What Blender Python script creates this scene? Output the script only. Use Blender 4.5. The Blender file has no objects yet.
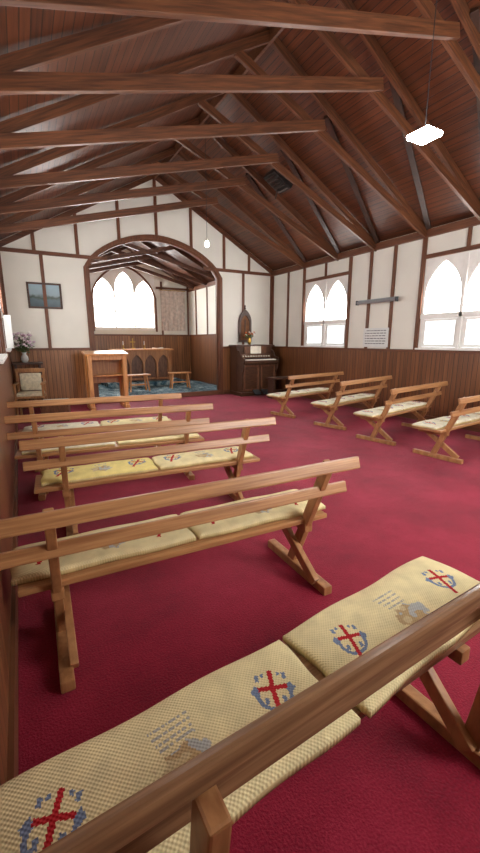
import bpy, bmesh, math, random
from mathutils import Vector, Matrix, noise as mnoise
random.seed(4)
S=bpy.context.scene
COL=S.collection
try:
    S.view_settings.view_transform='Standard'
except Exception: pass

# ---------------------------------------------------------------- materials
def nm(name):
    m=bpy.data.materials.new(name); m.use_nodes=True
    nt=m.node_tree; b=nt.nodes['Principled BSDF']
    return m,nt,b
def lin(c): return tuple(((x/255.)/12.92 if x/255.<=.04045 else ((x/255.+.055)/1.055)**2.4) for x in c)+(1,)
def plain(name,c,rough=.6,metal=0,emit=0,noise=.06,nscale=8):
    m,nt,b=nm(name)
    n=nt.nodes.new('ShaderNodeTexNoise'); n.inputs['Scale'].default_value=nscale
    tc=nt.nodes.new('ShaderNodeTexCoord'); nt.links.new(tc.outputs['Object'],n.inputs['Vector'])
    r=nt.nodes.new('ShaderNodeValToRGB'); c=lin(c)
    r.color_ramp.elements[0].position=.3;r.color_ramp.elements[1].position=.7
    r.color_ramp.elements[0].color=tuple(x*(1-noise*2) for x in c[:3])+(1,)
    r.color_ramp.elements[1].color=tuple(min(1,x*(1+noise*2)) for x in c[:3])+(1,)
    nt.links.new(n.outputs['Fac'],r.inputs[0]); nt.links.new(r.outputs[0],b.inputs['Base Color'])
    b.inputs['Roughness'].default_value=rough; b.inputs['Metallic'].default_value=metal
    if emit:
        b.inputs['Emission Color'].default_value=c; b.inputs['Emission Strength'].default_value=emit
    return m
def wood(name,c1,c2,scale=(1,12,12),rough=.4,dist=.4):
    m,nt,b=nm(name)
    tc=nt.nodes.new('ShaderNodeTexCoord'); mp=nt.nodes.new('ShaderNodeMapping'); mp.inputs['Scale'].default_value=scale
    n=nt.nodes.new('ShaderNodeTexNoise'); n.inputs['Scale'].default_value=2.2; n.inputs['Detail'].default_value=6; n.inputs['Distortion'].default_value=dist
    r=nt.nodes.new('ShaderNodeValToRGB'); r.color_ramp.elements[0].position=.3;r.color_ramp.elements[1].position=.72
    r.color_ramp.elements[0].color=lin(c1); r.color_ramp.elements[1].color=lin(c2)
    nt.links.new(tc.outputs['Object'],mp.inputs[0]); nt.links.new(mp.outputs[0],n.inputs['Vector']); nt.links.new(n.outputs['Fac'],r.inputs[0])
    nt.links.new(r.outputs[0],b.inputs['Base Color']); b.inputs['Roughness'].default_value=rough
    bp=nt.nodes.new('ShaderNodeBump'); bp.inputs['Strength'].default_value=.08; bp.inputs['Distance'].default_value=.006
    nt.links.new(n.outputs['Fac'],bp.inputs['Height']); nt.links.new(bp.outputs[0],b.inputs['Normal'])
    return m
def planks(name,axis,w,c1,c2,scale,rough=.45,groove=.07,var=.3):
    """tongue and groove boarding, board index along axis (0,1,2)"""
    m,nt,b=nm(name); N=nt.nodes; L=nt.links
    tc=N.new('ShaderNodeTexCoord'); sp=N.new('ShaderNodeSeparateXYZ'); L.new(tc.outputs['Object'],sp.inputs[0])
    dv=N.new('ShaderNodeMath'); dv.operation='DIVIDE'; dv.inputs[1].default_value=w; L.new(sp.outputs[axis],dv.inputs[0])
    fl=N.new('ShaderNodeMath'); fl.operation='FLOOR'; L.new(dv.outputs[0],fl.inputs[0])
    fr=N.new('ShaderNodeMath'); fr.operation='FRACT'; L.new(dv.outputs[0],fr.inputs[0])
    wn=N.new('ShaderNodeTexWhiteNoise'); wn.noise_dimensions='1D'; L.new(fl.outputs[0],wn.inputs['W'])
    mp=N.new('ShaderNodeMapping'); mp.inputs['Scale'].default_value=scale; L.new(tc.outputs['Object'],mp.inputs[0])
    cb=N.new('ShaderNodeCombineXYZ'); 
    for i in range(3): L.new(wn.outputs['Value'],cb.inputs[i])
    ml=N.new('ShaderNodeVectorMath'); ml.operation='MULTIPLY_ADD'; L.new(cb.outputs[0],ml.inputs[0]); ml.inputs[1].default_value=(9,9,9); L.new(mp.outputs[0],ml.inputs[2])
    n=N.new('ShaderNodeTexNoise'); n.inputs['Scale'].default_value=2.; n.inputs['Detail'].default_value=5; L.new(ml.outputs[0],n.inputs['Vector'])
    ad=N.new('ShaderNodeMath'); ad.operation='MULTIPLY_ADD'; L.new(wn.outputs['Value'],ad.inputs[0]); ad.inputs[1].default_value=var; L.new(n.outputs['Fac'],ad.inputs[2])
    r=N.new('ShaderNodeValToRGB'); r.color_ramp.elements[0].position=.35;r.color_ramp.elements[1].position=.95
    r.color_ramp.elements[0].color=lin(c1); r.color_ramp.elements[1].color=lin(c2); L.new(ad.outputs[0],r.inputs[0])
    g=N.new('ShaderNodeMath'); g.operation='LESS_THAN'; g.inputs[1].default_value=groove; L.new(fr.outputs[0],g.inputs[0])
    mx=N.new('ShaderNodeMix'); mx.data_type='RGBA'; L.new(g.outputs[0],mx.inputs['Factor']); L.new(r.outputs[0],mx.inputs['A']); mx.inputs['B'].default_value=tuple(x*.2 for x in lin(c1)[:3])+(1,)
    L.new(mx.outputs['Result'],b.inputs['Base Color']); b.inputs['Roughness'].default_value=rough
    bp=N.new('ShaderNodeBump'); bp.invert=True; bp.inputs['Strength'].default_value=.4; bp.inputs['Distance'].default_value=.006
    L.new(g.outputs[0],bp.inputs['Height']); L.new(bp.outputs[0],b.inputs['Normal'])
    return m
def carpet(name,c1,c2,c3,lo=.55,mid=.78,hi=1.0,s1=1.3,sheen=.25):
    m,nt,b=nm(name); N=nt.nodes; L=nt.links
    tc=N.new('ShaderNodeTexCoord')
    n1=N.new('ShaderNodeTexNoise'); n1.inputs['Scale'].default_value=s1; n1.inputs['Detail'].default_value=7; n1.inputs['Roughness'].default_value=.7
    n2=N.new('ShaderNodeTexNoise'); n2.inputs['Scale'].default_value=110; n2.inputs['Detail'].default_value=3
    for n in(n1,n2): L.new(tc.outputs['Object'],n.inputs['Vector'])
    a=N.new('ShaderNodeMath'); a.operation='MULTIPLY_ADD'; a.inputs[1].default_value=.55; L.new(n2.outputs['Fac'],a.inputs[0]); L.new(n1.outputs['Fac'],a.inputs[2])
    r=N.new('ShaderNodeValToRGB'); r.color_ramp.elements[0].position=lo;r.color_ramp.elements[1].position=hi
    r.color_ramp.elements[0].color=lin(c1); r.color_ramp.elements[1].color=lin(c3)
    e=r.color_ramp.elements.new(mid); e.color=lin(c2)
    L.new(a.outputs[0],r.inputs[0]); L.new(r.outputs[0],b.inputs['Base Color']); b.inputs['Roughness'].default_value=.8
    b.inputs['Specular IOR Level'].default_value=.18
    b.inputs['Sheen Weight'].default_value=sheen; b.inputs['Sheen Roughness'].default_value=.5; b.inputs['Sheen Tint'].default_value=(1,.7,.8,1)
    bp=N.new('ShaderNodeBump'); bp.inputs['Strength'].default_value=.6; bp.inputs['Distance'].default_value=.01
    L.new(n2.outputs['Fac'],bp.inputs['Height']); L.new(bp.outputs[0],b.inputs['Normal'])
    return m
def stitch(name,c,var=.08):
    m,nt,b=nm(name); N=nt.nodes; L=nt.links
    tc=N.new('ShaderNodeTexCoord'); sp=N.new('ShaderNodeSeparateXYZ'); L.new(tc.outputs['Object'],sp.inputs[0])
    def sn(o,k):
        a=N.new('ShaderNodeMath'); a.operation='MULTIPLY'; a.inputs[1].default_value=k; L.new(o,a.inputs[0])
        s=N.new('ShaderNodeMath'); s.operation='SINE'; L.new(a.outputs[0],s.inputs[0]); return s.outputs[0]
    m1=N.new('ShaderNodeMath'); m1.operation='MULTIPLY'; L.new(sn(sp.outputs[0],520),m1.inputs[0]); L.new(sn(sp.outputs[1],520),m1.inputs[1])
    n=N.new('ShaderNodeTexNoise'); n.inputs['Scale'].default_value=14; n.inputs['Detail'].default_value=4; L.new(tc.outputs['Object'],n.inputs['Vector'])
    a=N.new('ShaderNodeMath'); a.operation='MULTIPLY_ADD'; a.inputs[1].default_value=.16; L.new(m1.outputs[0],a.inputs[0]); L.new(n.outputs['Fac'],a.inputs[2])
    r=N.new('ShaderNodeValToRGB'); r.color_ramp.elements[0].position=.25;r.color_ramp.elements[1].position=.75; c=lin(c)
    r.color_ramp.elements[0].color=tuple(x*(1-var*2.2) for x in c[:3])+(1,); r.color_ramp.elements[1].color=tuple(min(1,x*(1+var)) for x in c[:3])+(1,)
    L.new(a.outputs[0],r.inputs[0]); L.new(r.outputs[0],b.inputs['Base Color']); b.inputs['Roughness'].default_value=.9
    b.inputs['Specular IOR Level'].default_value=.15
    bp=N.new('ShaderNodeBump'); bp.inputs['Strength'].default_value=.4; bp.inputs['Distance'].default_value=.003
    L.new(m1.outputs[0],bp.inputs['Height']); L.new(bp.outputs[0],b.inputs['Normal'])
    return m

M_white=plain('wall_paint',(233,231,221),.8,noise=.02,nscale=1.5)
M_frame=plain('white_window_paint',(242,242,238),.5,noise=.02)
M_trim=wood('stained_trim',(84,47,27),(122,73,44),(25,25,1.5),.5)
M_trimh=wood('stained_rail',(84,47,27),(122,73,44),(1.5,1.5,25),.5)
M_beam=wood('truss_timber',(68,38,22),(116,70,42),(1.5,26,26),.45)
M_brace=wood('dark_brace_timber',(38,23,15),(64,38,24),(6,6,6),.5)
M_cbrace=wood('chancel_rafter_timber',(62,36,22),(100,60,38),(6,6,6),.5)
M_roof=planks('roof_boards',0,.08,(64,33,18),(114,62,34),(16,.8,16),.42,var=.2,groove=.1)
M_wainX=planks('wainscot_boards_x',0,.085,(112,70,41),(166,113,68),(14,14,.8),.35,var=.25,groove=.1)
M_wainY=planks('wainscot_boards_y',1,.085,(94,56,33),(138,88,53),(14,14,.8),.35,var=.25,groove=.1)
M_carpet=carpet('crimson_carpet',(112,15,38),(140,22,48),(162,36,64),sheen=.1)
M_blue=carpet('blue_patterned_carpet',(24,44,58),(56,100,120),(190,206,206),.6,.74,.95,6,0)
M_pew=wood('pew_oak',(144,97,60),(190,141,94),(1.2,30,30),.36)
M_pewd=wood('pew_oak_worn',(108,76,54),(158,120,88),(1.2,30,30),.24)
M_pewk=wood('stained_panel',(84,54,37),(124,84,58),(10,10,3),.4)
M_leg=wood('pew_leg_oak',(138,92,56),(184,134,88),(12,9,3),.4)
M_oak=wood('desk_oak',(168,106,56),(214,152,90),(16,16,1.4),.4)
M_altar=wood('altar_oak',(138,88,52),(184,128,78),(16,16,1.4),.45)
M_dark=wood('dark_stained_wood',(50,32,23),(86,55,38),(3,18,18),.5)
M_organ=wood('organ_walnut',(54,33,22),(90,57,36),(3,18,18),.35)
M_glass=plain('bright_daylight_glass',(252,250,247),.3,emit=20,noise=0)
M_glasslow=plain('casement_glass',(230,235,236),.2,emit=1.7,noise=.05,nscale=2.5)
M_black=plain('dark_grey_metal',(50,54,58),.4,.3)
M_vent=plain('vent_dark_wood',(34,26,22),.6)
M_steel=plain('brushed_steel',(160,166,170),.35,.5)
M_brass=plain('brass',(190,150,70),.3,.9)
M_ivory=plain('ivory',(236,230,214),.4)
M_lamp=plain('lamp_diffuser',(252,250,246),.4,emit=60,noise=0)
M_bulb=plain('bulb_glass',(255,250,240),.4,emit=14,noise=0)
M_paper=plain('sign_paper',(225,228,226),.7,noise=.02)
M_ink=plain('ink',(80,82,86),.8)
M_leaf=plain('leaf_green',(80,100,60),.7); M_pink=plain('petal_mauve',(214,192,206),.7); M_cream=plain('petal_white',(236,233,228),.7)
M_orange=plain('petal_orange',(196,104,50),.7)
M_vase=plain('glazed_vase',(190,190,186),.2)
M_cloth=plain('embroidered_banner_cloth',(200,186,176),.9,noise=.1,nscale=11)
M_tape=plain('teal_upholstery',(132,150,148),.85,noise=.2,nscale=30)
M_fabric=plain('cream_upholstery',(206,196,170),.85,noise=.1,nscale=20)
C_cream=stitch('needlepoint_cream',(234,220,172)); C_yel=stitch('needlepoint_yellow',(236,219,144)); C_pale=stitch('needlepoint_pale',(228,222,198))
C_red=stitch('needlepoint_red',(186,40,46)); C_blue=stitch('needlepoint_blue',(122,138,168)); C_brown=stitch('needlepoint_brown',(192,164,122)); C_grey=stitch('needlepoint_grey',(184,186,184)); C_text=stitch('needlepoint_text',(176,174,164)); C_tan=stitch('needlepoint_tan',(212,192,150))
C_side=stitch('cushion_backing',(220,203,150))

# ---------------------------------------------------------------- helpers
def mk(name,me,mats,parent=None,loc=None,rot=None,**props):
    o=bpy.data.objects.new(name,me); COL.objects.link(o)
    if mats and not me.materials:
        for m in (mats if isinstance(mats,(list,tuple)) else [mats]): me.materials.append(m)
    if parent: o.parent=parent
    if loc: o.location=loc
    if rot: o.rotation_euler=rot
    for k,v in props.items(): o[k]=v
    return o
def empty(name,loc=(0,0,0),rot=(0,0,0),**props):
    o=bpy.data.objects.new(name,None); COL.objects.link(o); o.location=loc; o.rotation_euler=rot; o.empty_display_size=.1
    for k,v in props.items(): o[k]=v
    return o
def bm2me(bm,name='m',smooth=False):
    me=bpy.data.meshes.new(name); bmesh.ops.recalc_face_normals(bm,faces=bm.faces); bm.to_mesh(me); bm.free()
    if smooth:
        for p in me.polygons: p.use_smooth=True
    return me
def boxbm(bm,lo,hi,bev=0):
    c=[(a+b)/2 for a,b in zip(lo,hi)]; s=[abs(b-a) for a,b in zip(lo,hi)]
    M=Matrix.Translation(c)@Matrix.Diagonal((*s,1))
    r=bmesh.ops.create_cube(bm,size=1,matrix=M)
    if bev:
        es=list({e for v in r['verts'] for e in v.link_edges})
        bmesh.ops.bevel(bm,geom=es,offset=bev,segments=2,affect='EDGES',profile=.6)
def boxme(lo,hi,bev=.0):
    bm=bmesh.new(); boxbm(bm,lo,hi,bev); return bm2me(bm)
def beambm(bm,p,q,w,h,side=Vector((0,1,0)),bev=.004):
    """beam between p,q ; w along side vector, h perpendicular"""
    p=Vector(p);q=Vector(q);d=(q-p);L=d.length;d.normalize()
    s=(side-d*side.dot(d)).normalized(); u=s.cross(d).normalized()
    M=Matrix((( d.x,s.x,u.x,(p.x+q.x)/2),(d.y,s.y,u.y,(p.y+q.y)/2),(d.z,s.z,u.z,(p.z+q.z)/2),(0,0,0,1)))
    r=bmesh.ops.create_cube(bm,size=1,matrix=M@Matrix.Diagonal((L,w,h,1)))
    if bev:
        es=list({e for v in r['verts'] for e in v.link_edges})
        bmesh.ops.bevel(bm,geom=es,offset=bev,segments=2,affect='EDGES',profile=.6)
def beamme(*a,**k):
    bm=bmesh.new(); beambm(bm,*a,**k); return bm2me(bm)
def beamobj(name,p,q,w,h,mat,parent=None,side=Vector((0,1,0)),bev=.004,cache={},key=None,**props):
    """beam whose own X axis runs along its length, so the wood grain follows it"""
    p=Vector(p);q=Vector(q);d=(q-p);L=d.length;d.normalize()
    s=(side-d*side.dot(d)).normalized(); u=s.cross(d).normalized()
    R=Matrix(((d.x,s.x,u.x),(d.y,s.y,u.y),(d.z,s.z,u.z))).to_4x4()
    k=(round(L,4),w,h,mat.name)
    if k not in cache:
        cache[k]=boxme((-L/2,-w/2,-h/2),(L/2,w/2,h/2),bev)
    o=mk(name,cache[k],mat,parent=parent,**props)
    o.location=(p+q)/2; o.rotation_euler=R.to_euler()
    return o
def cylbm(bm,p,q,r1,r2=None,seg=16):
    p=Vector(p);q=Vector(q);d=q-p
    M=Matrix.Translation((p+q)/2)@d.to_track_quat('Z','Y').to_matrix().to_4x4()
    bmesh.ops.create_cone(bm,cap_ends=True,segments=seg,radius1=r1,radius2=r1 if r2 is None else r2,depth=d.length,matrix=M)
def cylme(*a,**k):
    bm=bmesh.new(); cylbm(bm,*a,**k); return bm2me(bm,smooth=False)
def lathe(prof,seg=20,c=(0,0,0)):
    bm=bmesh.new(); rings=[]
    for r,z in prof:
        rings.append([bm.verts.new((c[0]+r*math.cos(2*math.pi*i/seg),c[1]+r*math.sin(2*math.pi*i/seg),c[2]+z)) for i in range(seg)])
    for a,b in zip(rings,rings[1:]):
        for i in range(seg): bm.faces.new((a[i],a[(i+1)%seg],b[(i+1)%seg],b[i]))
    bm.faces.new(rings[0]); bm.faces.new(rings[-1])
    return bm2me(bm,smooth=True)
def plate(outer,holes,t,plane,off):
    cu=bpy.data.curves.new('c','CURVE'); cu.dimensions='2D'; cu.fill_mode='BOTH'; cu.extrude=t/2
    for pts in [outer]+holes:
        sp=cu.splines.new('POLY'); sp.points.add(len(pts)-1)
        for i,(a,b) in enumerate(pts): sp.points[i].co=(a,b,0,1)
        sp.use_cyclic_u=True
    o=bpy.data.objects.new('tmp',cu); COL.objects.link(o)
    bpy.context.view_layer.update()
    me=bpy.data.meshes.new_from_object(o.evaluated_get(bpy.context.evaluated_depsgraph_get()))
    bpy.data.objects.remove(o)
    for v in me.vertices:
        a,b,c=v.co
        v.co=(a,off+c,b) if plane=='XZ' else (off+c,a,b)
    bm=bmesh.new(); bm.from_mesh(me); bmesh.ops.remove_doubles(bm,verts=bm.verts,dist=1e-5); bmesh.ops.recalc_face_normals(bm,faces=bm.faces); bm.to_mesh(me); bm.free()
    me.materials.clear()
    return me
def rect(a0,b0,a1,b1): return [(a0,b0),(a1,b0),(a1,b1),(a0,b1)]
def lancet(a0,a1,b0,spring,n=8):
    w=a1-a0; pts=[(a0,b0),(a1,b0),(a1,spring)]
    for i in range(1,n+1):
        t=math.radians(60)*i/n; pts.append((a0+w*math.cos(t),spring+w*math.sin(t)))
    for i in range(n-1,-1,-1):
        t=math.radians(60)*i/n; pts.append((a1-w*math.cos(t),spring+w*math.sin(t)))
    return pts
ntrim=[0]
def trim(me,mat):
    ntrim[0]+=1
    return mk('trim_%d'%ntrim[0],me,mat,kind='structure')

# ---------------------------------------------------------------- room
XL,XR,YB,YF=-.2,6.6,9.9,-.8
PL,WN=3.34,1.31
XC=3.2; SL=.56; RO=.10
def roofz(x): return PL+SL*((x-XL) if x<XC else (XR-x))*1.0+RO
mk('floor',boxme((XL-.1,YF-.1,-.1),(XR+.1,YB+.1,0)),M_carpet,kind='structure')
winY=[7.6,4.15]
WW=.8
def wallholes(ys): return [rect(y-WW,WN+.03,y+WW,2.92) for y in ys]
mk('wall_right',plate(rect(YF-.1,-.05,YB+.1,PL+.1),wallholes(winY+[1.0]),.12,'YZ',XR+.06),M_white,kind='structure')
mk('wall_left',plate(rect(YF-.1,-.05,YB+.1,PL+.1),wallholes([7.45,4.15]),.12,'YZ',XL-.06),M_white,kind='structure')
gab=[(XL-.1,-.05),(XR+.1,-.05),(XR+.1,PL+.05),(XC,PL+3.4*SL+RO+.02),(XL-.1,PL+.05)]
AX1,AX2=1.55,4.88; AS,AZ=3.12,3.9
def archpts(x1,x2,s,z,z0,n=24):
    pts=[(x1,z0),(x2,z0)]
    for i in range(n+1):
        u=1-2*i/n
        pts.append(((x1+x2)/2+u*(x2-x1)/2, s+(z-s)*(1-abs(u)**1.9)**.72))
    return pts
mk('wall_back',plate(gab,[archpts(AX1,AX2,AS,AZ,.0)],.14,'XZ',YB+.07),M_white,kind='structure')
mk('wall_front',plate(gab,[rect(2.3,1.4,4.3,3.3)],.12,'XZ',YF-.06),M_white,kind='structure')
def roof(name,x0,z0,x1,z1,y0,y1,t=.04):
    bm=bmesh.new(); vs=[]
    for y in(y0,y1):
        for x,z in((x0,z0),(x1,z1),(x1,z1+t),(x0,z0+t)): vs.append(bm.verts.new((x,y,z)))
    for f in((0,1,2,3),(7,6,5,4),(0,4,5,1),(1,5,6,2),(2,6,7,3),(3,7,4,0)): bm.faces.new([vs[i] for i in f])
    return mk(name,bm2me(bm),M_roof,kind='structure')
roof('ceiling',XL-.15,roofz(XL)-.075,XC,roofz(XC),YF-.1,YB+.05)
roof('ceiling',XR+.15,roofz(XR)-.075,XC,roofz(XC),YF-.1,YB+.05)
def wains(lo,hi,mat): trim(boxme(lo,hi),mat)
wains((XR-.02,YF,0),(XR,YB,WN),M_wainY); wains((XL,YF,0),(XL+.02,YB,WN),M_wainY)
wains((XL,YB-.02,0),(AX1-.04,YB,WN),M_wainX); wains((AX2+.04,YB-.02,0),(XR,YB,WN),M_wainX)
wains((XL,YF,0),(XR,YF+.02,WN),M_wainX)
for a in [((XR-.045,YF,WN-.03),(XR,YB,WN+.02)),((XL,YF,WN-.03),(XL+.045,YB,WN+.02)),((XL,YB-.045,WN-.03),(AX1-.05,YB,WN+.02)),((AX2+.05,YB-.045,WN-.03),(XR,YB,WN+.02)),
          ((XR-.06,YF,PL-.05),(XR+.0,YB,PL+.08)),((XL,YF,PL-.05),(XL+.06,YB,PL+.08)),
          ((XL,YB-.03,PL-.05),(2.0,YB,PL+.03)),((4.42,YB-.03,PL-.05),(XR,YB,PL+.03))]:
    trim(boxme(*a,bev=.005),M_trimh)
for n,(lo,hi) in enumerate([((XR-.04,YF,0),(XR-.018,YB,.12)),((XL+.018,YF,0),(XL+.04,YB,.12)),((XL,YB-.04,0),(AX1-.1,YB-.018,.12)),((AX2+.1,YB-.04,0),(XR,YB-.018,.12))]):
    mk('baseboard_'+['right','left','back','back'][n],boxme(lo,hi),M_trimh,kind='structure')
for y in [9.85,9.1,6.2,5.6,2.8,2.2,-.3]: trim(boxme((XR-.03,y-.035,WN+.02),(XR,y+.035,PL-.05),.004),M_trim)
for y in [9.85,9.0,6.4,5.8,5.2,2.8,2.0]: trim(boxme((XL,y-.035,WN+.02),(XL+.03,y+.035,PL-.05),.004),M_trim)
for x in [.62,5.62,6.55,-.16]: trim(boxme((x-.035,YB-.03,WN+.02),(x+.035,YB,PL-.05),.004),M_trim)
for x in [.5,1.37,2.3,3.2,4.1,5.03,5.8]:
    z0=PL+.03
    if AX1<x<AX2:
        u=abs((x-(AX1+AX2)/2)/((AX2-AX1)/2)); z0=max(z0,AS+(AZ-AS)*(1-u**1.9)**.72+.06)
    trim(boxme((x-.035,YB-.028,z0),(x+.035,YB,roofz(x)-.05),.004),M_trim)
for sx in(-1,1):
    xe=XL if sx<0 else XR
    trim(beamme((xe,YB-.015,PL+.03),(XC,YB-.015,PL+.03+3.4*SL),.03,.1),M_beam)
def ring(x1,x2,s,z,w,z0=0.0):
    o=archpts(x1-w,x2+w,s+.0,z+w,z0); i=archpts(x1,x2,s,z,z0)
    poly=o[1:]+[o[0]]+[i[0]]+list(reversed(i[2:]))+[i[1]]
    return poly
trim(plate(ring(AX1,AX2,AS,AZ,.085),[],.03,'XZ',YB-.02),M_trim)
trim(plate(ring(AX1+.04,AX2-.04,AS,AZ-.04,.04),[],.16,'XZ',YB+.07),M_trim)
trim(plate(ring(AX1+.0,AX2-.0,AS,AZ,.085),[],.03,'XZ',YB+.155),M_trim)

# ---------------------------------------------------------------- chancel
CX1,CX2,CY=1.05,5.35,13.2
CP=3.2
def cz(x): return CP+.5*((x-CX1) if x<XC else (CX2-x))+.08
mk('floor',boxme((CX1-.1,YB,-.05),(CX2+.1,CY+.1,.12)),M_blue,kind='structure')
trim(boxme((AX1,YB-.03,0),(AX2,YB,.125),.004),M_trimh)
mk('wall_chancel_left',boxme((CX1-.1,YB+.14,0),(CX1,CY,CP+.05)),M_white,kind='structure')
mk('wall_chancel_right',boxme((CX2,YB+.14,0),(CX2+.1,CY,CP+.05)),M_white,kind='structure')
WCX=3.13
mk('wall_chancel_back',plate([(CX1-.1,0),(CX2+.1,0),(CX2+.1,CP),(XC,cz(XC)),(CX1-.1,CP)],[rect(WCX-1,1.82,WCX+1,3.8)],.1,'XZ',CY+.05),M_white,kind='structure')
roof('ceiling',CX1-.12,CP+.0,XC,cz(XC)-.02,YB+.14,CY+.1); roof('ceiling',CX2+.12,CP+.0,XC,cz(XC)-.02,YB+.14,CY+.1)
CW=1.66
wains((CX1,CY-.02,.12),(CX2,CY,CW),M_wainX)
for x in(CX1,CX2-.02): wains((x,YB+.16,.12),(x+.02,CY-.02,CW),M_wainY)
trim(boxme((CX1,CY-.045,CW-.02),(CX2,CY,CW+.03)),M_trimh)
trim(boxme((CX2-.045,YB+.16,CW-.02),(CX2,CY-.04,CW+.03)),M_trimh)
trim(boxme((CX1,YB+.16,CW-.02),(CX1+.045,CY-.04,CW+.03)),M_trimh)
for x in(1.7,4.35,5.28): trim(boxme((x-.03,CY-.025,CW+.03),(x+.03,CY,CP+.2)),M_trim)
for y in(10.8,11.7,12.6): trim(boxme((CX2-.025,y-.03,CW+.03),(CX2,y+.03,CP)),M_trim)
trim(boxme((CX1,CY-.025,CP-.04),(WCX-1.04,CY,CP+.03)),M_trimh); trim(boxme((WCX+1.04,CY-.025,CP-.04),(CX2,CY,CP+.03)),M_trimh)
trim(boxme((CX2-.06,YB+.16,CP-.08),(CX2,CY,CP+.03)),M_trimh)

# ---------------------------------------------------------------- windows
nw=[0]
def win_side(yc,x,sgn):
    """sgn=+1: room lies at smaller x (right wall)"""
    nw[0]+=1
    g=.73
    holes=[]
    for a0,a1 in((yc-g,yc-.045),(yc+.045,yc+g)):
        holes.append(lancet(a0,a1,1.98,2.26)); holes.append(rect(a0,1.38,a1,1.88))
    w=mk('window_%d'%nw[0],plate(rect(yc-WW,WN+.02,yc+WW,2.95),holes,.05,'YZ',x+sgn*.03),M_frame,kind='structure')
    mk('glass_pane',boxme((min(x+sgn*.06,x+sgn*.07),yc-WW+.02,1.93),(max(x+sgn*.06,x+sgn*.07),yc+WW-.02,2.9)),M_glass,parent=w)
    mk('glass_pane',boxme((min(x+sgn*.06,x+sgn*.07),yc-WW+.02,WN+.04),(max(x+sgn*.06,x+sgn*.07),yc+WW-.02,1.925)),M_glasslow,parent=w)
    for a0,a1 in((yc-g,yc-.045),(yc+.045,yc+g)):
        mk('casement',plate(rect(a0+.004,1.384,a1-.004,1.876),[rect(a0+.05,1.43,a1-.05,1.84)],.035,'YZ',x+sgn*.035),M_frame,parent=w)
    X0,X1=sorted((x-sgn*.035,x))
    for yy in(yc-WW-.01,yc+WW+.01): trim(boxme((X0,yy-.04,WN+.02),(X1,yy+.04,PL-.05),.004),M_trim)
    trim(boxme((X0,yc-WW+.03,2.93),(X1,yc+WW-.03,3.0),.004),M_trimh)
    trim(boxme((min(x-sgn*.03,x),yc-.03,3.0),(max(x,x-sgn*.03),yc+.03,PL-.05),.004),M_trim)
    X0,X1=sorted((x-sgn*.09,x))
    mk('sill',boxme((X0,yc-WW+.03,WN+.02),(X1,yc+WW-.03,WN+.05),.004),M_frame,parent=w)
    X0,X1=sorted((x-sgn*.02,x+sgn*.03))
    mk('transom',boxme((X0,yc-WW+.03,1.89),(X1,yc+WW-.03,1.965),.004),M_frame,parent=w)
    mk('mullion',boxme((X0,yc-.032,WN+.05),(X1,yc+.032,2.9),.004),M_frame,parent=w)
    return w
for y in winY+[1.0]: win_side(y,XR,1)
for y in [7.45,4.15]: win_side(y,XL,-1)
sash=empty('window_sash',(XL+.04,7.2,1.38),(0,0,0),label='white painted open lower window sash on wall',category='window sash')
bm=bmesh.new(); boxbm(bm,(0,0,0),(.1,.03,.5)); mk('sash_frame',bm2me(bm),M_frame,parent=sash)
nw[0]+=1
hs=[lancet(WCX-.94,WCX-.33,1.92,2.85),lancet(WCX-.28,WCX+.28,1.92,3.12),lancet(WCX+.33,WCX+.94,1.92,2.85)]
w=mk('window_%d'%nw[0],plate(rect(WCX-1.0,1.8,WCX+1.0,3.8),hs,.05,'XZ',CY+.03),M_frame,kind='structure')
mk('glass_pane',boxme((WCX-.98,CY+.06,1.83),(WCX+.98,CY+.07,3.78)),M_glass,parent=w)
trim(plate(ring(WCX-.98,WCX+.98,2.85,3.74,.06,1.78),[],.03,'XZ',CY-.01),M_trim)
nw[0]+=1
w=mk('window_%d'%nw[0],plate(rect(2.3,1.4,4.3,3.3),[rect(2.38,1.48,3.26,3.22),rect(3.34,1.48,4.22,3.22)],.05,'XZ',YF-.03),M_frame,kind='structure')  # unseen window behind the camera, added to throw light on the nearest pew
mk('glass_pane',boxme((2.32,YF-.07,1.42),(4.28,YF-.06,3.28)),M_glass,parent=w)

# ---------------------------------------------------------------- trusses
ty=[.95,1.95,3.0,3.93,4.95,6.1,7.2,8.4]
CS=.265
BS=.42
xb=(BS*XR+SL*XL)/(BS+SL)
xe=(BS*XR+CS*XL)/(CS+BS)+.12; ze=PL+CS*(xe-XL)
for i,y in enumerate(ty):
    e=empty('roof_truss',(0,y,0),label='dark stained timber scissor truss under boarded roof',category='roof truss',group='scissor roof trusses')
    beamobj('rafter',(XR,0,PL+.02),(XC,0,PL+.02+3.4*SL),.05,.11,M_beam,parent=e)
    beamobj('rafter',(XL,0,PL+.02),(XC,0,PL+.02+3.4*SL),.05,.11,M_beam,parent=e)
    beamobj('scissor_chord',(XL,-.055,PL-.02),(xe,-.055,ze-.02),.05,.125,M_beam,parent=e)
    beamobj('scissor_chord',(XR,0.0,PL-.02),(xb,0.0,PL-.02+BS*(XR-xb)),.048,.11,M_beam,parent=e)
for y in ty[1:]:
    x0=XR; x1=4.3
    beamobj('roof_brace',(x0,y-.03,PL+.08),(x1,y-.99,PL+.08+SL*abs(x1-x0)),.08,.07,M_brace,side=Vector((0,1,0)),label='dark diagonal timber wind brace against roof boards',category='roof brace',group='diagonal roof braces')
trim(boxme((XC-.02,YF,PL+3.4*SL-.06),(XC+.02,YB,PL+3.4*SL+.09)),M_beam)
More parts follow.
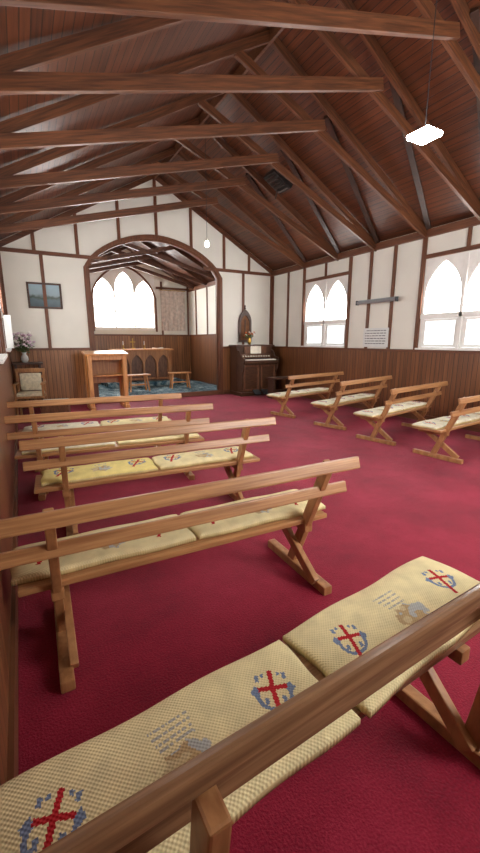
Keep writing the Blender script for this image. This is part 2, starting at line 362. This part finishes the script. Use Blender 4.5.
for y in(10.6,11.6,12.6):
    e=empty('roof_truss',(0,y,0),label='dark timber chancel truss under boarded roof',category='roof truss',group='chancel roof trusses')
    h=(XC-CX1)*.5
    beamobj('rafter',(CX1,0,CP+.0),(XC,0,CP+h),.05,.11,M_cbrace,parent=e); beamobj('rafter',(CX2,0,CP+.0),(XC,0,CP+h),.05,.11,M_cbrace,parent=e)
    beamobj('scissor_chord',(CX1,-.05,CP),(XC+.7,-.05,CP+h*.66),.05,.1,M_cbrace,parent=e); beamobj('scissor_chord',(CX2,.05,CP),(XC-.7,.05,CP+h*.66),.05,.1,M_cbrace,parent=e)

# ---------------------------------------------------------------- pews
SZ=.40
def pew_meshes(hl,hs,s0=.2,s1=.58,pb=.35,pt=.82,py=.02,sl=None,rh=.072,rw=.032,fe=.62,sz=SZ):
    up=beamme((-hl,0,.80),(hl,0,.80),rw,rh,side=Vector((0,1,-.3)),bev=.009)
    lo=beamme((-hl,.075,.63),(hl-.02,.075,.63),.028,min(rh,.066),side=Vector((0,1,-.3)),bev=.007)
    sl=sl or hl-.04
    seat=boxme((-sl,s0,sz-.03),(sl,s1,sz),.006)
    parts=[('back_rail',up,0),('back_rail',lo,0),('seat',seat,0)]
    for s in(-1,1):
        x=s*hs
        parts.append(('back_post',beamme((x,py,pt),(x,pb,.04),.042,.066,side=Vector((1,0,0)),bev=.006),1))
        parts.append(('leg',beamme((x+.035*s*-1,.05,.05),(x+.035*s*-1,s1-.08,sz-.06),.038,.062,side=Vector((1,0,0)),bev=.006),1))
        bm=bmesh.new(); boxbm(bm,(x-.03,-.03,0),(x+.03,fe,.055),.008); boxbm(bm,(x-.028,s0-.02,sz-.085),(x+.028,s1-.01,sz-.03),.006)
        parts.append(('foot',bm2me(bm),1))
    return parts
P_std=pew_meshes(.92,.72); P_near=pew_meshes(1.08,.56,s0=.14,s1=.47,pb=.06,pt=.775,py=-.035,sl=.93,rh=.044,rw=.03,sz=.433); P_long=pew_meshes(1.0,.74); P_short=pew_meshes(.88,.70)
for parts in(P_std,P_long,P_short):
    for n,me,k in parts: me.materials.append(M_leg if k else M_pew)
for n,me,k in P_near: me.materials.append(M_leg if k else M_pewd)

def cushion_me(L,W,h,cell,base,seed,ms):
    rnd=random.Random(seed)
    nx=int(L/cell); ny=int(W/cell); bm=bmesh.new(); g=[]
    ph=[rnd.uniform(0,6.28) for _ in range(6)]
    for j in range(ny+1):
        row=[]
        for i in range(nx+1):
            u=2*i/nx-1; v=2*j/ny-1
            z=h*max(0,(1-abs(u)**10)*(1-abs(v)**6))**.4
            z+=.004*math.sin(u*7+ph[0])*math.sin(v*3+ph[1])*(1-u*u)*(1-v*v)
            x=u*L/2+.006*math.sin(v*4+ph[2])*abs(u); y=v*W/2+.005*math.sin(u*6+ph[3])
            row.append(bm.verts.new((x,y,z)))
        g.append(row)
    def cross(x,y):
        x*=ms; y*=ms; x,y=x*.93-y*.36,y*.93+x*.36
        if abs(x)<.0086 and -.1<y<.1: return 1
        if abs(y-.03)<.0086 and abs(x)<.052: return 1
        # blue anchor: curved arms below, pointed flukes
        r=math.hypot(x,(y-.005))
        if .05<r<.064 and y<=.015: return 2
        if abs(x)>.03 and abs(abs(x)-.062)*1.3+abs(y-.022)<.024: return 2
        if abs(abs(x)-.03)<.007 and -.03<y<-.005: return 2
        if abs(abs(x)-.05)<.007 and .06<y<.085: return 2
        if abs(abs(x)-.03)<.006 and .075<y<.09: return 2
        return 0
    def nz(x,y,s,o): return mnoise.noise(Vector((x*s+seed*7.3+o,y*s,o)))
    def pic(x,y):
        if -.065<x<.065 and y>.015:
            for k in range(4):
                if abs(y-(.095-.02*k))<.0042 and nz(x,k*.3,150,3)>-.12 and abs(x)<.06-.004*k: return 6
        e=math.hypot((x+.004)/.07,(y+.045)/.062)+nz(x,y,38,0)*.5
        if e<1:
            n2=nz(x,y,26,9)+ (x*6)
            return 4 if n2>.22 else (7 if n2<-.22 else 3)
        if e<1.2 and x>.02: return 4
        return 0
    for j in range(ny):
        for i in range(nx):
            f=bm.faces.new((g[j][i],g[j][i+1],g[j+1][i+1],g[j+1][i])); f.smooth=True
            x=(i+.5)/nx*L-L/2; y=(j+.5)/ny*W-W/2
            q=L*.33
            f.material_index=cross(x-q,y) or cross(x+q,y) or pic(x,y)
    rim=[g[0][i] for i in range(nx+1)]+[g[j][nx] for j in range(1,ny+1)]+[g[ny][i] for i in range(nx-1,-1,-1)]+[g[j][0] for j in range(ny-1,0,-1)]
    low=[bm.verts.new((v.co.x,v.co.y,-.02)) for v in rim]
    for k in range(len(rim)):
        k2=(k+1)%len(rim); f=bm.faces.new((rim[k],low[k],low[k2],rim[k2])); f.material_index=5; f.smooth=True
    f=bm.faces.new(low); f.material_index=5
    me=bm2me(bm)
    for m in(base,C_red,C_blue,C_brown,C_grey,C_side,C_text,C_tan): me.materials.append(m)
    return me
cm={'cream':cushion_me(.9,.33,.025,.0075,C_cream,1,.95),'yellow':cushion_me(.9,.33,.025,.0075,C_yel,2,.95),'pale':cushion_me(.88,.33,.025,.0075,C_pale,3,.95)}
near1=cushion_me(.92,.36,.018,.0042,C_cream,5,1.15); near2=cushion_me(.92,.37,.018,.0042,C_cream,8,1.15)

def pew(parts,cx,y,r,cush,lab,sz=SZ):
    e=empty('church_pew',(cx,y,0),(0,0,r),label=lab,category='pew',group='open backed wooden pews')
    for n,me,k in parts: mk(n,me,None,parent=e)
    for k,cc in enumerate(cush):
        c,dx,rz=cc[:3]
        me=c if not isinstance(c,str) else cm[c]
        lx,ly=dx,(cc[3] if len(cc)>3 else .42)
        wx=cx+lx*math.cos(r)-ly*math.sin(r); wy=y+lx*math.sin(r)+ly*math.cos(r)
        col='cream' if not isinstance(c,str) else c
        mk('pew_cushion',me,None,loc=(wx,wy,sz+.022),rot=(0,0,r+rz),label='%s needlepoint cushion with red crosses on pew seat'%col,category='cushion',group='needlepoint pew cushions')
wl='brown oak open-backed pew with trestle legs and cushions'
pew(P_near,.75,.5,.05,[(near1,-.48,0.03,.285),(near2,.475,.06,.33)],'worn oak open-backed pew with polished back rail',sz=.433)
pew(P_std,.753,1.6,-.03,[('cream',-.46,0),('cream',.46,0)],wl)
pew(P_long,.93,2.88,-.07,[('yellow',-.46,0),('cream',.46,0)],wl)
pew(P_long,.78,3.9,-.12,[('pale',-.455,0),('cream',.46,0)],wl)
pew(P_long,.78,4.85,-.12,[('pale',-.455,0),('cream',.46,0)],wl)
rl='oak open-backed pew beside the windowed wall'
pew(P_short,5.28,6.2,.2,[('pale',-.45,0),('pale',.45,0)],rl)
pew(P_short,5.40,4.97,.24,[('pale',-.45,0),('pale',.45,0)],rl)
pew(P_short,5.32,3.83,.18,[('pale',-.45,0),('pale',.45,0)],rl)
pew(P_std,5.36,2.78,.1,[('pale',-.45,0),('pale',.45,0)],rl)

# ---------------------------------------------------------------- reading desk
e=empty('reading_desk',(1.66,9.15,0),label='light oak open reading desk with corner posts beside arch',category='desk')
bm=bmesh.new(); beambm(bm,(-.46,-.02,1.22),(.46,-.02,1.22),.5,.045,side=Vector((0,1,.12))); mk('desk_top',bm2me(bm),M_oak,parent=e)
for x in(-.37,.37):
    for y in(-.2,.2): mk('leg',boxme((x-.045,y-.045,0),(x+.045,y+.045,1.2),.008),M_oak,parent=e)
    mk('side_panel',boxme((x-.012,-.17,.12),(x+.012,.17,1.18)),M_oak,parent=e)
    mk('foot',boxme((x-.055,-.29,0),(x+.055,.29,.07),.01),M_oak,parent=e)
mk('front_panel',boxme((-.34,.18,.55),(.34,.2,1.18)),M_altar,parent=e)
mk('shelf',boxme((-.35,-.17,.72),(.35,.17,.745)),M_oak,parent=e)
mk('apron',boxme((-.34,-.2,1.08),(.34,-.18,1.19)),M_oak,parent=e)
mk('stretcher',boxme((-.34,-.03,.16),(.34,.03,.24)),M_oak,parent=e)
mk('altar_step',boxme((2.2,11.9,.12),(4.6,CY-.03,.25),.01),M_blue,label='low blue carpeted step beneath the altar table',category='step')
e=empty('altar_table',(3.35,12.35,.25),label='oak altar table with pointed arch front',category='altar')
mk('table_top',boxme((-.95,-.32,.94),(.95,.32,.985),.01),M_oak,parent=e)
mk('arcade',plate(rect(-.85,.05,.85,.94),[lancet(-.82+.42*i,-.82+.42*i+.36,.1,.5) for i in range(4)],.05,'XZ',-.24),M_altar,parent=e)
for x in(-.82,.82):
    mk('leg',boxme((x-.05,-.28,0),(x+.05,.28,.94),.01),M_altar,parent=e)
mk('back_panel',boxme((-.82,-.16,.0),(.82,-.13,.94)),M_pewk,parent=e)
for dx in(-.55,.1):
    e=empty('candlestick',(3.35+dx,12.35,1.236),label='small brass candlestick with white candle on altar',category='candlestick',group='altar candlesticks')
    mk('stand',lathe([(.05,0),(.045,.015),(.012,.03),(.012,.1),(.03,.12)]),M_brass,parent=e); mk('candle',cylme((0,0,.12),(0,0,.24),.012),M_ivory,parent=e)
e=empty('altar_cross',(3.12,12.45,1.236),label='brass standing cross on the altar table',category='cross')
bm=bmesh.new(); boxbm(bm,(-.06,-.03,0),(.06,.03,.03),.004); boxbm(bm,(-.012,-.01,.03),(.012,.01,.33),.003); boxbm(bm,(-.08,-.01,.2),(.08,.01,.225),.003); mk('cross_body',bm2me(bm),M_brass,parent=e)
e=empty('open_book',(3.85,12.25,1.236),label='open service book lying on altar table',category='book')
bm=bmesh.new(); beambm(bm,(-.15,0,.03),(0,0,.012),.22,.02,side=Vector((0,1,0)));beambm(bm,(0,0,.012),(.15,0,.03),.22,.02,side=Vector((0,1,0))); mk('pages',bm2me(bm),M_ivory,parent=e)
for (x,y,r) in((2.78,10.75,.1),(4.05,10.9,-.1)):
    e=empty('wooden_stool',(x,y,.12),(0,0,r),label='low oak stool with splayed legs on blue carpet',category='stool',group='low chancel stools')
    mk('seat',boxme((-.33,-.13,.43),(.33,.13,.465),.01),M_oak,parent=e)
    for sx in(-1,1):
        for sy in(-1,1): mk('leg',beamme((sx*.22,sy*.07,.43),(sx*.27,sy*.13,0),.04,.04,side=Vector((1,0,0))),M_oak,parent=e)
    mk('stretcher',boxme((-.24,-.02,.16),(.24,.02,.2)),M_oak,parent=e)
e=empty('wall_banner',(4.72,CY-.06,3.12),label='pale embroidered cloth banner hanging on chancel wall',category='banner')
bm=bmesh.new(); n=24; rows=[]
for j in range(9):
    rows.append([bm.verts.new((-.42+.84*i/n,.012*math.sin(i*1.5)-.01,-j*1.3/8)) for i in range(n+1)])
for j in range(8):
    for i in range(n): bm.faces.new((rows[j][i],rows[j][i+1],rows[j+1][i+1],rows[j+1][i]))
mk('cloth',bm2me(bm,smooth=True),M_cloth,parent=e); mk('rod',cylme((-.46,-.01,.01),(.46,-.01,.01),.012),M_brass,parent=e)

# ---------------------------------------------------------------- organ
e=empty('reed_organ',(5.75,9.5,0),label='dark wooden reed organ with keyboard against wall',category='organ')
mk('case',boxme((-.58,-.05,.0),(.58,.32,1.33),.01),M_organ,parent=e)
mk('lower_case',boxme((-.56,-.3,.0),(.56,-.05,.88),.01),M_organ,parent=e)
mk('case_top',boxme((-.63,-.1,1.33),(.63,.34,1.38),.01),M_organ,parent=e)
mk('plinth',boxme((-.6,-.33,0),(.6,.33,.1),.01),M_organ,parent=e)
mk('key_bed',boxme((-.57,-.42,.88),(.57,-.04,.97),.01),M_organ,parent=e)
for x in(-.55,.55):
    mk('cheek',plate([(-.42,.88),(-.05,.88),(-.05,1.24),(-.12,1.22),(-.24,1.06),(-.42,1.03)],[],.05,'YZ',x),M_organ,parent=e)
    mk('bracket',plate([(-.31,.88),(-.4,.88),(-.37,.72),(-.31,.6)],[],.05,'YZ',x*.96),M_organ,parent=e)
bm=bmesh.new()
for i in range(30): boxbm(bm,(-.47+i*.0313,-.40,.97),(-.47+i*.0313+.029,-.18,.995))
mk('white_keys',bm2me(bm),M_ivory,parent=e)
bm=bmesh.new()
for i in range(30):
    if i%7 not in(2,6): boxbm(bm,(-.447+i*.0313,-.28,.995),(-.447+i*.0313+.014,-.18,1.01))
mk('black_keys',bm2me(bm),M_black,parent=e)
mk('stop_rail',boxme((-.5,-.1,1.02),(.5,-.05,1.12),.004),M_pewk,parent=e)
bm=bmesh.new()
for i in range(11): cylbm(bm,(-.42+i*.084,-.1,1.07),(-.42+i*.084,-.14,1.07),.018,seg=10)
mk('stop_knobs',bm2me(bm),M_ivory,parent=e)
mk('music_desk',boxme((-.36,-.09,1.14),(.36,-.06,1.36),.004),M_pewk,parent=e)
mk('sheet_music',boxme((-.17,-.1,1.14),(.17,-.092,1.36)),M_ivory,parent=e)
for x in(-.27,.27): mk('front_panel',plate(rect(x-.24,.14,x+.24,.84),[rect(x-.19,.19,x+.19,.79)],.03,'XZ',-.31),M_pewk,parent=e)
for x in(-.14,.14): mk('pedal',beamme((x,-.33,.16),(x,-.48,.05),.2,.025,side=Vector((1,0,0))),M_black,parent=e)
e=empty('organ_bench',(6.0,8.55,0),(0,0,.05),label='dark wooden organ bench on red carpet',category='bench')
mk('seat',boxme((-.36,-.16,.5),(.36,.16,.55),.01),M_dark,parent=e)
for x in(-.3,.3):
    mk('leg',boxme((x-.02,-.13,0),(x+.02,.13,.5),.005),M_dark,parent=e)
mk('stretcher',boxme((-.3,-.015,.15),(.3,.015,.21)),M_dark,parent=e)
M_plq=wood('plaque_oak',(92,58,36),(134,88,54),(10,10,3),.9)
e=empty('wooden_plaque',(5.66,YB-.05,1.45),label='carved brown pointed wooden board on the wall',category='plaque')
mk('board',plate(lancet(-.2,.2,0,.55),[lancet(-.14,.14,.06,.5)],.04,'XZ',0),M_dark,parent=e); mk('back_panel',plate(lancet(-.18,.18,.02,.53),[],.015,'XZ',.012),M_plq,parent=e)
mk('carved_cross',boxme((-.015,-.012,.2),(.015,.006,.62)),M_dark,parent=e)
mk('finial',lathe([(.012,0),(.03,.03),(.012,.06),(.022,.09),(.002,.13)],c=(0,0,.89)),M_dark,parent=e)
def flowers(name,loc,h,cols,lab,n=14,sp=.16,vr=.06,br=.028,vmat=None):
    e=empty(name,loc,label=lab,category='flowers in vase')
    mk('vase',lathe([(vr*.6,0),(vr,.06),(vr*.9,.12),(vr*.45,.18),(vr*.7,.21)]),vmat or M_vase,parent=e)
    bs=bmesh.new(); bl=bmesh.new(); fl=[bmesh.new() for _ in cols]
    rr=random.Random(name)
    for i in range(n):
        a=rr.uniform(0,6.28); d=sp*math.sqrt(rr.random()); z=.2+h*rr.uniform(.3,1)
        p=(d*math.cos(a),d*math.sin(a),z); cylbm(bs,(0,0,.18),p,.003,seg=5)
        b=fl[i%len(cols)]
        bmesh.ops.create_icosphere(b,subdivisions=1,radius=br,matrix=Matrix.Translation(p)@Matrix.Diagonal((1,1,.7,1)))
        for k in range(2):
            q=Vector(p)*rr.uniform(.6,.95)+Vector((rr.uniform(-.04,.04),rr.uniform(-.04,.04),0))
            bmesh.ops.create_icosphere(bl,subdivisions=1,radius=.03,matrix=Matrix.Translation(q)@Matrix.Rotation(rr.uniform(0,3),4,'Z')@Matrix.Diagonal((1.2,.5,.25,1)))
    mk('stems',bm2me(bs),M_leaf,parent=e); mk('leaves',bm2me(bl),M_leaf,parent=e)
    for b,c in zip(fl,cols): mk('blossoms',bm2me(b),c,parent=e)
flowers('flower_vase',(5.66,9.6,1.382),.14,[M_orange,M_orange,M_cream],'orange and white flowers in vase on organ',n=22,sp=.14,br=.028,vr=.05,vmat=M_brass)
# ---------------------------------------------------------------- left corner furniture
e=empty('side_table',(.12,9.6,0),label='small dark wooden side table in corner',category='table')
mk('table_top',boxme((-.28,-.24,1.0),(.3,.24,1.035),.008),M_dark,parent=e)
for x in(-.22,.24):
    for y in(-.19,.19): mk('leg',boxme((x-.02,y-.02,0),(x+.02,y+.02,1.0),.004),M_dark,parent=e)
mk('shelf',boxme((-.24,-.2,.4),(.26,.2,.42)),M_dark,parent=e)
flowers('flower_vase',(.09,9.6,1.036),.42,[M_pink,M_cream,M_pink],'mauve and white flower arrangement on side table',n=60,sp=.21,vr=.075,br=.038)
e=empty('wooden_chair',(.12,8.7,0),(0,0,math.pi-.15),label='wooden armchair with cream cushions near corner',category='chair')
mk('seat',boxme((-.25,-.22,.40),(.25,.24,.44),.01),M_leg,parent=e)
mk('seat_pad',boxme((-.23,-.18,.44),(.23,.22,.50),.02),M_fabric,parent=e)
for x in(-.24,.24):
    mk('front_leg',boxme((x-.02,.19,0),(x+.02,.23,.66),.004),M_leg,parent=e); mk('back_post',boxme((x-.02,-.22,0),(x+.02,-.18,.92),.004),M_leg,parent=e)
    mk('armrest',boxme((x-.03,-.2,.66),(x+.03,.26,.69),.008),M_leg,parent=e)
for z in(.62,.76): mk('back_slat',boxme((-.23,-.21,z),(.23,-.19,z+.06),.004),M_leg,parent=e)
mk('back_pad',boxme((-.19,-.188,.52),(.19,-.15,.86),.015),M_fabric,parent=e)
mk('top_rail',boxme((-.27,-.22,.88),(.27,-.18,.95),.008),M_leg,parent=e)
e=empty('prayer_stool',(.5,8.1,0),(0,0,-.2),label='low wooden kneeler with grey teal top',category='kneeler')
mk('frame',boxme((-.24,-.16,.0),(.24,.16,.34),.01),M_pewk,parent=e); mk('pad',boxme((-.23,-.15,.34),(.23,.15,.40),.02),M_tape,parent=e)

# ---------------------------------------------------------------- wall things
e=empty('framed_picture',(.62,YB-.02,2.45),label='framed blue seascape picture hanging on back wall',category='picture')
mk('frame',plate(rect(-.34,-.27,.34,.27),[rect(-.3,-.23,.3,.23)],.04,'XZ',0),M_dark,parent=e)
m,nt,b=nm('seascape_print'); N=nt.nodes;L=nt.links
tc=N.new('ShaderNodeTexCoord'); sp=N.new('ShaderNodeSeparateXYZ'); L.new(tc.outputs['Object'],sp.inputs[0]); nz=N.new('ShaderNodeTexNoise'); nz.inputs['Scale'].default_value=7; L.new(tc.outputs['Object'],nz.inputs['Vector'])
ma=N.new('ShaderNodeMath'); ma.operation='MULTIPLY_ADD'; L.new(nz.outputs['Fac'],ma.inputs[0]); ma.inputs[1].default_value=.16; L.new(sp.outputs[2],ma.inputs[2])
mr=N.new('ShaderNodeMapRange'); mr.inputs['From Min'].default_value=-.2; mr.inputs['From Max'].default_value=.35; L.new(ma.outputs[0],mr.inputs['Value'])
r=N.new('ShaderNodeValToRGB'); L.new(mr.outputs[0],r.inputs[0]); r.color_ramp.elements[0].color=lin((58,74,84)); r.color_ramp.elements[1].color=lin((150,176,190))
for p,c in((.35,(82,104,112)),(.45,(66,80,70)),(.55,(140,160,168))): q=r.color_ramp.elements.new(p); q.color=lin(c)
L.new(r.outputs[0],b.inputs['Base Color']); b.inputs['Roughness'].default_value=.25
mk('print',boxme((-.31,-.005,-.24),(.31,.005,.24)),m,parent=e)
e=empty('wall_heater',(XR-.03,5.9,2.28),label='long grey infrared bar heater mounted on wall',category='heater')
mk('housing',cylme((-.1,-.5,0),(-.1,.5,0),.035),M_steel,parent=e)
for y in(-.52,.5): mk('end_cap',boxme((-.14,y,-.045),(-.06,y+.02,.045),.004),M_black,parent=e)
mk('reflector',boxme((-.085,-.5,.03),(-.03,.5,.05),.004),M_steel,parent=e)
for y in(-.3,.3): mk('bracket',boxme((-.08,y-.012,-.012),(.028,y+.012,.012)),M_black,parent=e)
e=empty('notice_board',(XR-.04,5.93,1.56),label='pale notice sheet with lines of text on wall',category='sign')
mk('sheet',boxme((-.005,-.33,-.2),(.038,.33,.19)),M_paper,parent=e)
rr=random.Random(3); bm=bmesh.new()
for k in range(6):
    y=-.28+rr.random()*.03
    while y<.26:
        w=rr.uniform(.03,.09); boxbm(bm,(-.008,y,.13-k*.053),(-.005,min(.28,y+w),.145-k*.053)); y+=w+.02
mk('lettering',bm2me(bm),M_ink,parent=e)
ev=empty('roof_vent',(4.55,6.7,4.39),(0,math.atan(SL),0),label='dark louvred ventilation box fixed under roof',category='vent')
mk('housing',boxme((-.22,-.18,-.04),(.22,.18,.06),.01),M_vent,parent=ev)
bm=bmesh.new()
for k in range(5): beambm(bm,(-.16+.08*k,-.15,-.06),(-.16+.08*k,.15,-.06),.05,.008,side=Vector((1,0,.7)),bev=0)
mk('louvre',bm2me(bm),M_brace,parent=ev)
mk('pull_lever',cylme((.1,.1,-.05),(.16,.14,-.2),.012),M_vent,parent=ev)
def pendant(x,y,z,kind):
    e=empty('pendant_lamp',(x,y,z),label='lit %s pendant lamp hanging on thin cord'%kind,category='lamp')
    top=PL+3.4*SL-.06-z
    mk('cord',cylme((0,0,.06),(0,0,top),.0035,seg=8),M_black,parent=e); mk('lamp_holder',lathe([(.02,.015),(.022,.03),(.018,.06),(.006,.07)]),M_ivory,parent=e)
    if kind=='square':
        mk('diffuser',boxme((-.1,-.1,-.02),(.1,.1,.015),.006),M_lamp,parent=e)
    else:
        mk('bulb',lathe([(.015,.02),(.035,-.01),(.042,-.05),(.03,-.08),(.005,-.092)]),M_bulb,parent=e)
pendant(3.2,2.52,3.2,'square'); pendant(3.2,6.97,3.25,'bulb')

# ---------------------------------------------------------------- light
W=bpy.data.worlds.new('World'); S.world=W; W.use_nodes=True
W.node_tree.nodes['Background'].inputs[0].default_value=(.9,.95,1,1); W.node_tree.nodes['Background'].inputs[1].default_value=1.0

cam=bpy.data.cameras.new('Camera'); co=bpy.data.objects.new('Camera',cam); COL.objects.link(co)
co.location=(0,0,1.5); co.rotation_euler=(math.radians(90-12.5),0,math.radians(-29.16))
cam.sensor_fit='VERTICAL'; cam.sensor_height=24; cam.lens=24*388.9/853; cam.clip_start=.02
S.camera=co
